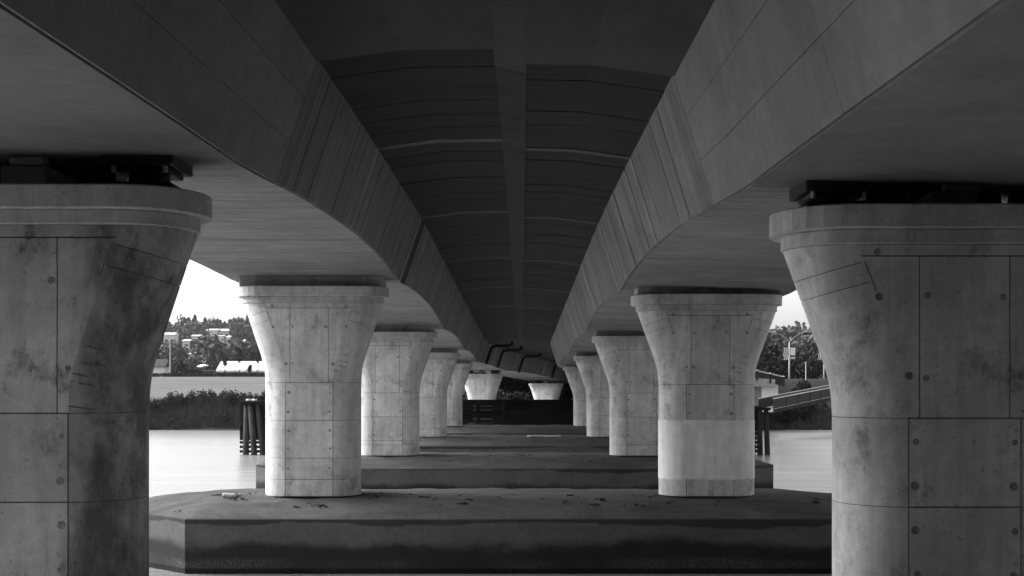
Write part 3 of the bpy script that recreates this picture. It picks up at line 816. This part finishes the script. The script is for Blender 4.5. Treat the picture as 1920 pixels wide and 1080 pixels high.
# ---------------------------------------------------------------- trees and plants
def rquad(r, c, s, up=.3):
    n = Vector((r.gauss(0, 1), r.gauss(0, 1), r.gauss(0, 1) + up)).normalized(); a = n.cross(Vector((r.gauss(0, 1), r.gauss(0, 1), r.gauss(0, 1)))).normalized(); b = n.cross(a)
    l, w_ = s * r.uniform(.7, 1.4), s * r.uniform(.35, .8)
    return [c + a * l, c + b * w_ + a * .2 * l, c - a * l * .8, c - b * w_]
def crown(kind, seed, H, W, n, ls):
    r = random.Random(seed); m = MB(); cl = []
    if kind == 'conifer':
        for k in range(n):
            t = r.random() ** .75; z = H * (.08 + .92 * t); rad = W * (1 - t) ** .85 * (.75 + .25 * math.sin(z * 6 / max(1, H) * 6)) + .04 * W
            a = r.uniform(0, 6.3); q = r.uniform(.35, 1) * rad
            c = Vector((math.cos(a) * q, math.sin(a) * q, z - .18 * q)); m.add(rquad(r, c, ls * (1.1 - .5 * t), .8), [(0, 1, 2, 3)])
        m.tube([(0, 0, 0), (0, 0, H * .98)], [W * .09, .03], 6)
    else:
        nc = 16
        for k in range(nc):
            while True:
                p = Vector((r.uniform(-1, 1), r.uniform(-1, 1), r.uniform(-1, 1)))
                if p.length < 1: break
            cl.append((Vector((p.x * W * .68, p.y * W * .68, H * .58 + p.z * H * .32)), r.uniform(.26, .46) * W))
        for k in range(n):
            c, rad = cl[k % nc]
            d = Vector((r.gauss(0, 1), r.gauss(0, 1), r.gauss(0, 1) + .25)).normalized(); q = rad * r.uniform(.55, 1.1)
            m.add(rquad(r, c + d * q, ls, .5), [(0, 1, 2, 3)])
        m.tube([(0, 0, 0), (.1 * W, 0, H * .3), (0, .05 * W, H * .6)], [W * .09, W * .06, W * .03], 6)
    return m
HOUSES = [(386, 430, 616, 634, 640), (389, 420, 628, 638, 600), (306, 328, 623, 636, 590), (357, 376, 626, 635, 610), (424, 432, 629, 636, 585), (455, 470, 636, 643, 560), (352, 363, 660, 668, 420), (341, 356, 636, 643, 560)]
hill_meshes = []
for k in range(5): hill_meshes.append(crown('broad', 100 + k, 10 + k, 5.5 + .5 * k, 620, 1.0).mesh('tree', 'leaf'))
for k in range(4): hill_meshes.append(crown('conifer', 200 + k, 12.5 + 1.5 * k, 4.9 + .3 * k, 700, .9).mesh('tree', 'leaf'))
rt = random.Random(11)
def scatter(n, u0, u1, d0, d1, pc, lab, grp, smin=.7, smax=1.15, cat='tree', nm='hill_tree'):
    for k in range(n):
        D = d0 + (d1 - d0) * ((k + rt.random()) / n) ** 1.0; u = rt.uniform(u0, u1); x = u * D; con = rt.random() < pc
        me = hill_meshes[5 + rt.randrange(4)] if con else hill_meshes[rt.randrange(5)]
        s_ = rt.uniform(smin, smax); tp = (hgt(x, D) + (18 if con else 11.5) * s_ - CZ) / D * FPX; pxx = 980 + (x - CX) * FPX / D; hw = 4.5 * s_ * FPX / D
        if any(D < h[4] + 4 and pxx + hw > h[0] and pxx - hw < h[1] and 722 - tp < h[3] for h in HOUSES): continue
        o = inst(nm, me, None, (x, D, hgt(x, D) - .5), (0, 0, rt.uniform(0, 6.3)), (s_ * rt.uniform(.9, 1.15), s_, s_ * rt.uniform(.85, 1.15))); tag(o, lab, cat, grp)
scatter(230, -.345, -.215, 330, 860, .28, 'hazy tree in the wood on the hillside of houses', 'trees on the hillside of houses')
scatter(50, -.345, -.215, 330, 600, .1, 'low rounded tree among the roofs of the hillside houses', 'low trees among the hillside roofs', .35, .6)
scatter(26, -.345, -.215, 860, 930, .6, 'pale skyline tree on the ridge above the hillside houses', 'ridge trees above the houses')
scatter(170, .19, .31, 300, 740, .35, 'hazy tree in the wood behind the street lamps', 'wood behind the street lamps', nm='woodland_tree')
scatter(18, .19, .31, 730, 790, .7, 'skyline tree on the ridge behind the street lamps', 'ridge trees behind the lamps', nm='woodland_tree')
# dark trees near the right abutment
for k, (px, base, top, D, W) in enumerate(((1432, 712, 634, 205, 3.4), (1448, 712, 652, 200, 3.8), (1464, 714, 668, 196, 3.0), (1417, 712, 640, 215, 4.0), (1505, 716, 660, 225, 4.5), (1530, 716, 640, 235, 4.6), (1560, 716, 650, 230, 4.5), (1485, 716, 668, 215, 3.5), (1518, 717, 672, 210, 3))):
    b = pix(px, base, D); H = (base - top) * D / FPX; g = hgt(b[0], D); H += b[2] - g
    e = empty('bank_tree', (b[0], D, g - .3), ['tall dark conifer rising behind the abutment railing', 'broad dark tree beside the tall conifer at the railing', 'low dark tree at the lower end of the railing', 'dark tree partly hidden behind the painted-band pier head', 'mid grey tree standing between the two street lamps', 'tall mid grey tree beside the single-banner lamp', 'grey tree beyond the single-banner lamp', 'small tree directly behind the double-arm lamp', 'small rounded tree behind the thin marker post'][k], 'tree', 'trees on the road bank')
    kd = 'conifer' if k in (0, 3) else 'broad'
    m = crown(kd, 300 + k, H, W, 1500, .42); m.obj('crown', 'dleaf' if k < 4 else 'shrub', e)
    MB().tube([(0, 0, -.3), (0, 0, H * .5)], [.3, .15], 7).obj('trunk', 'trunk', e)
# shrubs on both banks
shm = []
for k in range(5):
    r = random.Random(500 + k); m = MB()
    for q in range(900):
        a = r.uniform(0, 6.3); rd = r.random() ** .5; x, y = 1.7 * rd * math.cos(a), 1.3 * rd * math.sin(a); top = 2.3 * (1 - .5 * rd * rd) * (.8 + .3 * math.sin(3 * a + k)); z = top * r.random() ** .5
        m.add(rquad(r, Vector((x, y, z)), .17, .4), [(0, 1, 2, 3)])
    shm.append(m.mesh('shrub', 'shrub'))
M['shrub2'] = leaf_mat('dark_shrub', .014, .35)
shd = []
for me in shm: c = me.copy(); c.materials[0] = M['shrub2']; shd.append(c)
for k in range(34):
    x = -66 + k * 1.25 + rt.uniform(-.4, .4); D = 152.3 + rt.uniform(-.8, 1.0)
    tag(inst('bank_shrub', rt.choice(shd), None, (x, D, hgt(x, D) - .25), (0, 0, rt.uniform(0, 6.3)), (rt.uniform(.9, 1.3),) * 2 + (rt.uniform(.62, .95),)), 'dark leafy shrub in the thicket along the grassy field bank', 'shrub', 'shrub thicket below the field')
for k in range(26):
    x = -66 + k * 1.65 + rt.uniform(-.5, .5); D = 148.2 + rt.uniform(-.7, .9)
    tag(inst('bank_shrub', rt.choice(shm), None, (x, D, hgt(x, D) - .2), (0, 0, rt.uniform(0, 6.3)), (rt.uniform(.7, 1.2),) * 2 + (rt.uniform(.3, .55),)), 'low shrub among reeds at the water edge below the field', 'shrub', 'low shrubs at the water edge')
for k in range(30):
    x = 24 + k * .95 + rt.uniform(-.4, .4); D = rt.choice([rt.uniform(150, 153), rt.uniform(155, 166)]); 
    tag(inst('bank_shrub', rt.choice(shm if k % 3 else shd), None, (x, D, hgt(x, D) - .25), (0, 0, rt.uniform(0, 6.3)), (rt.uniform(.6, 1.1),) * 2 + (rt.uniform(.45, .85),)), 'grey shrub on the bank between gangway and street lamps', 'shrub', 'shrubs on the lamp bank')
for k in range(7):
    px = (1450, 1464, 1478, 1492, 1455, 1470, 1508)[k]; D = 149 + k * .4; b = pix(px, 735, D)
    tag(inst('bank_shrub', rt.choice(shd), None, (b[0], D, hgt(b[0], D) - .2), (0, 0, k), (.9, .9, 1.05)), 'dense dark shrub beside the pale abutment wing wall', 'shrub', 'shrubs by the abutment')
for k in range(8):
    x = -6.5 + k * 1.5; D = 157 + (k * 7 % 5)
    tag(inst('bank_shrub', shd[k % 5], None, (x, D, hgt(x, D) - .3), (0, 0, k * 1.3), (1.3, 1.3, 1.15)), 'dark shrub on the far bank glimpsed between the piers of the bend', 'shrub', 'shrubs beyond the bend')
# reeds: uncountable
def reeds(x0, x1, y0, y1, n, h0, h1, nm):
    r = random.Random(int(x0 * 7)); m = MB()
    v = []; f = []
    for k in range(n):
        x = r.uniform(x0, x1); y = r.uniform(y0, y1); z = max(-.1, hgt(x, y)) - .05; h = r.uniform(h0, h1) * (.7 + .5 * math.sin(x * .9) ** 2); w_ = r.uniform(.02, .05); lx, ly = r.gauss(0, .22), r.gauss(0, .15)
        i = len(v); v += [(x - w_, y, z), (x + w_, y, z), (x + lx * .5 + w_ * .6, y + ly * .5, z + h * .6), (x + lx, y + ly, z + h)]; f += [(i, i + 1, i + 2), (i, i + 2, i + 3)]
    o = mobj(nm, v, f, 'reed'); o['kind'] = 'stuff'; tag(o, 'tall grey reeds and grass along the water edge ' + ('below the field' if x0 < 0 else 'below the gangway'), 'reeds')
reeds(-70, -26, 146.2, 152, 9000, .6, 1.7, 'reeds'); reeds(24, 54, 146.2, 153, 6500, .5, 1.3, 'reeds'); 
# centre foliage beyond the bend
for k, (px, D, H, W, lab) in enumerate(((945, 166, 7.2, 3.2, 'dark leafy tree framed between the two piers on the bend'), (972, 170, 6.6, 3.0, 'dark leafy tree beside the low far pier on the bend'), (1062, 168, 4.5, 2.2, 'small dark bush past the low far pier'), (905, 175, 7, 3, 'dark tree half hidden behind the first pier of the bend'), (1010, 180, 7, 3.4, 'dark tree behind the low far pier on the bend'))):
    b = pix(px, 740, D); g = hgt(b[0], D); e = empty('leafy_tree', (b[0], D, g - .6), lab, 'tree', 'trees beyond the bend')
    crown('broad', 700 + k, H, W, 1700, .30).obj('crown', 'dleaf', e); MB().tube([(0, 0, -.3), (0, 0, H * .5)], [.25, .12], 7).obj('trunk', 'trunk', e)
bw_ = pix(1066, 740, 174); q = MB().box((0, 0, 1.5), (6, .5, 5.5), bev=.05).obj('retaining_wall', 'block'); q.location = (bw_[0] + 1.6, bw_[1], hgt(bw_[0], bw_[1]) + .6); tag(q, 'pale concrete retaining wall past the low far pier', 'wall')

# ---------------------------------------------------------------- left bank: field edge, buildings
def house(name, px0, px1, ptop, peave, pbase, D, depth, wall, roof, label, wins=0, grp=None, hip=False, base_z=None):
    k = D / FPX; x0, x1 = CX + (px0 - 980) * k, CX + (px1 - 980) * k; cx = (x0 + x1) / 2; L = x1 - x0
    zt, ze, zb = CZ - (ptop - 722) * k, CZ - (peave - 722) * k, CZ - (pbase - 722) * k
    zb = min(zb, hgt(cx, D)) - .3
    e = empty(name, (cx, D + depth / 2, zb), label, 'building', grp); h = ze - zb; rh = zt - ze; hy = depth / 2
    MB().box((0, 0, h / 2), (L - .5, depth - .5, h)).obj('wall', wall, e)
    hp = L * .12 if hip else .15; a = L / 2 + .15
    v = [(-a, -hy - .2, h), (a, -hy - .2, h), (a, hy + .2, h), (-a, hy + .2, h), (-a + hp, 0, h + rh), (a - hp, 0, h + rh)]
    v += [(p[0], p[1], p[2] - .15) for p in v[:4]]
    mobj('roof', v, [(0, 1, 5, 4), (2, 3, 4, 5), (1, 2, 5), (3, 0, 4), (6, 7, 1, 0), (7, 8, 2, 1), (8, 9, 3, 2), (9, 6, 0, 3), (9, 8, 7, 6)], roof, e)
    for i in range(wins):
        x = -L / 2 + L * (i + .5) / wins; wn = MB().box((x, -hy + .22, h * .62), (L / wins * .5, .1, min(1.1, h * .42))).obj('window', 'dkband', e)
    return e
M['roofw'] = plain('white_sheet_roof', .8, .5, .04, .5, rnd=.03); M['roofd'] = plain('dark_roof', .06, .8, .2, 1); M['wallw'] = plain('pale_wall', .7, .8, .06, 1); M['walld'] = plain('dark_wall', .08, .8)
house('long_shed', 405, 560, 676.5, 697, 708, 268, 9, 'walld', 'roofw', 'long low shed with a bright white roof behind the young trees', 0)
house('garden_shed', 278, 310, 673, 687, 708, 262, 4, 'wallw', 'roofd', 'white walled shed with a dark roof beside the tall pole', 0)
house('small_house', 370, 389, 683, 687, 704, 282, 5, 'wallw', 'roofw', 'small pale house with white roof behind the round dark conifer', 2)
for a in ((386, 408, 616, 619, 630, 640, 'pale upper block of the double-level hillside house', 2), (402, 429, 616, 620, 632, 655, 'long white roofed house highest among the hillside trees', 3), (389, 420, 628, 629.5, 641, 600, 'white lower house with a row of windows below the highest house', 4),
          (306, 328, 623, 627, 640, 590, 'white house at the shoulder of the hillside, by the tall pole', 2), (357, 376, 627, 630, 637, 610, 'small pale house alone among hillside conifers', 1), (341, 356, 636, 639, 645, 560, 'small white house under the lone pale one', 1),
          (424, 432, 629, 632, 638, 585, 'small white house beside the row-windowed house', 1), (455, 470, 636, 639, 646, 560, 'low pale house above the upswept young trees', 2), (352, 363, 660, 664, 672, 420, 'white gabled house low on the hillside', 1)):
    house('hillside_house', *a[:5], a[5], 7, 'wallw', 'roofw', a[6], a[7], 'houses on the wooded hillside')
# pole
b = pix(319, 706, 254); po = MB().tube([(0, 0, -.6), (0, 0, 8.2)], [.16, .11], 8).box((0, 0, 8.25), (.3, .3, .12)).obj('flag_pole', 'galv'); po.location = (b[0], b[1], hgt(b[0], b[1])); tag(po, 'tall white pole beside the white shed at the field edge', 'pole')
b = pix(340, 704, 262); e = empty('round_conifer', (b[0], b[1], hgt(b[0], b[1]) - .2), 'squat dark conifer between the pole and the small house', 'tree'); crown('conifer', 900, 4.1, 2.2, 1500, .28).obj('crown', 'dleaf', e); MB().tube([(0, 0, -.2), (0, 0, 1)], [.2, .15], 7).obj('trunk', 'trunk', e)
for k, (px, D, H, W, lab) in enumerate(((358, 266, 2.6, 1.8, 'dark bush next to the squat conifer'), (382, 268, 2.0, 2.2, 'low bush in front of the small pale house'), (395, 272, 3.8, 2.4, 'rounded tree at the gable end of the long shed'))):
    b = pix(px, 705, D); e = empty('garden_bush', (b[0], D, hgt(b[0], D) - .2), lab, 'bush'); crown('broad', 920 + k, H, W, 700, .3).obj('crown', 'shrub', e); MB().tube([(0, 0, -.2), (0, 0, H * .4)], [.12, .08], 6).obj('trunk', 'trunk', e)
# young trees
def young(px, top, D, seed, lab):
    b = pix(px, 711, D); g = hgt(b[0], D); H = CZ - (top - 722) * D / FPX - g; r = random.Random(seed)
    e = empty('young_tree', (b[0], D, g), lab, 'tree', 'staked young trees on the field'); st = MB(); st.tube([(0, 0, -.2), (.03, 0, H * .5), (0, 0, H * .9)], [.10, .07, .03], 6)
    cr = MB()
    for k in range(9):
        z = H * r.uniform(.38, .7); a = r.uniform(0, 6.3); l = H * r.uniform(.12, .28); tip = Vector((math.cos(a) * l * .42, math.sin(a) * l * .42, z + l)); st.tube([(0, 0, z), tip * .5 + Vector((0, 0, z * .5 - .05)), tip], [.04, .03, .015], 5)
        for q in range(70):
            t = r.uniform(.25, 1.1); c = Vector((0, 0, z)).lerp(tip, t) + Vector((r.gauss(0, .16), r.gauss(0, .16), r.gauss(0, .22))); cr.add(rquad(r, c, .15, .3), [(0, 1, 2, 3)])
    st.obj('trunk', 'pile', e); cr.obj('crown', 'dleaf', e)
young(422, 661, 246, 1, 'slim young tree nearest the gable end of the white-roofed shed'); young(448, 646, 248, 2, 'tallest young tree with dense upswept crown before the white shed'); young(468, 683, 245, 3, 'shortest stubby young tree before the white-roofed shed'); young(484, 646, 250, 4, 'young tree with spread fan crown before the white-roofed shed')
# hedge, fence
m = MB(); r = random.Random(77)
for q in range(9000):
    x = r.uniform(-105, -45); y = 252 + r.uniform(-.45, .45); m.add(rquad(r, Vector((x, y, hgt(x, y) + r.uniform(0, .85))), .16, .4), [(0, 1, 2, 3)])
h = m.obj('clipped_hedge', 'shrub'); tag(h, 'long low clipped hedge along the far edge of the grassy field', 'hedge')
e = empty('slat_fence', (-62, 257, hgt(-62, 257)), 'grey slatted fence below the eaves of the white-roofed shed', 'fence')
m = MB()
for k in range(90):
    x = -11 + k * .25; m.box((x, 0, .75), (.14, .04, 1.5))
o = m.obj('slat', 'pile', e); o['kind'] = 'stuff'
for z in (.4, 1.2, 1.52): MB().box((.1, .06, z), (22.6, .06, .1)).obj('rail', 'galv' if z > 1.5 else 'pile', e)
for k in range(10): MB().box((-11 + k * 2.48, .12, .8), (.12, .12, 1.7)).obj('post', 'pile', e)

# ---------------------------------------------------------------- haze
q = bpy.data.materials.new('river_haze'); q.use_nodes = True; t = q.node_tree; t.nodes.clear()
vo = t.nodes.new('ShaderNodeVolumePrincipled'); ou = t.nodes.new('ShaderNodeOutputMaterial'); t.links.new(vo.outputs[0], ou.inputs['Volume'])
vo.inputs['Color'].default_value = (.85, .85, .85, 1); vo.inputs['Density'].default_value = .00009; vo.inputs['Anisotropy'].default_value = .3
hz = MB().box((0, 740, 58), (6200, 7700, 130)).obj('haze', q); hz['kind'] = 'stuff'; tag(hz, 'thin pale haze hanging over the river and hillside', 'haze')
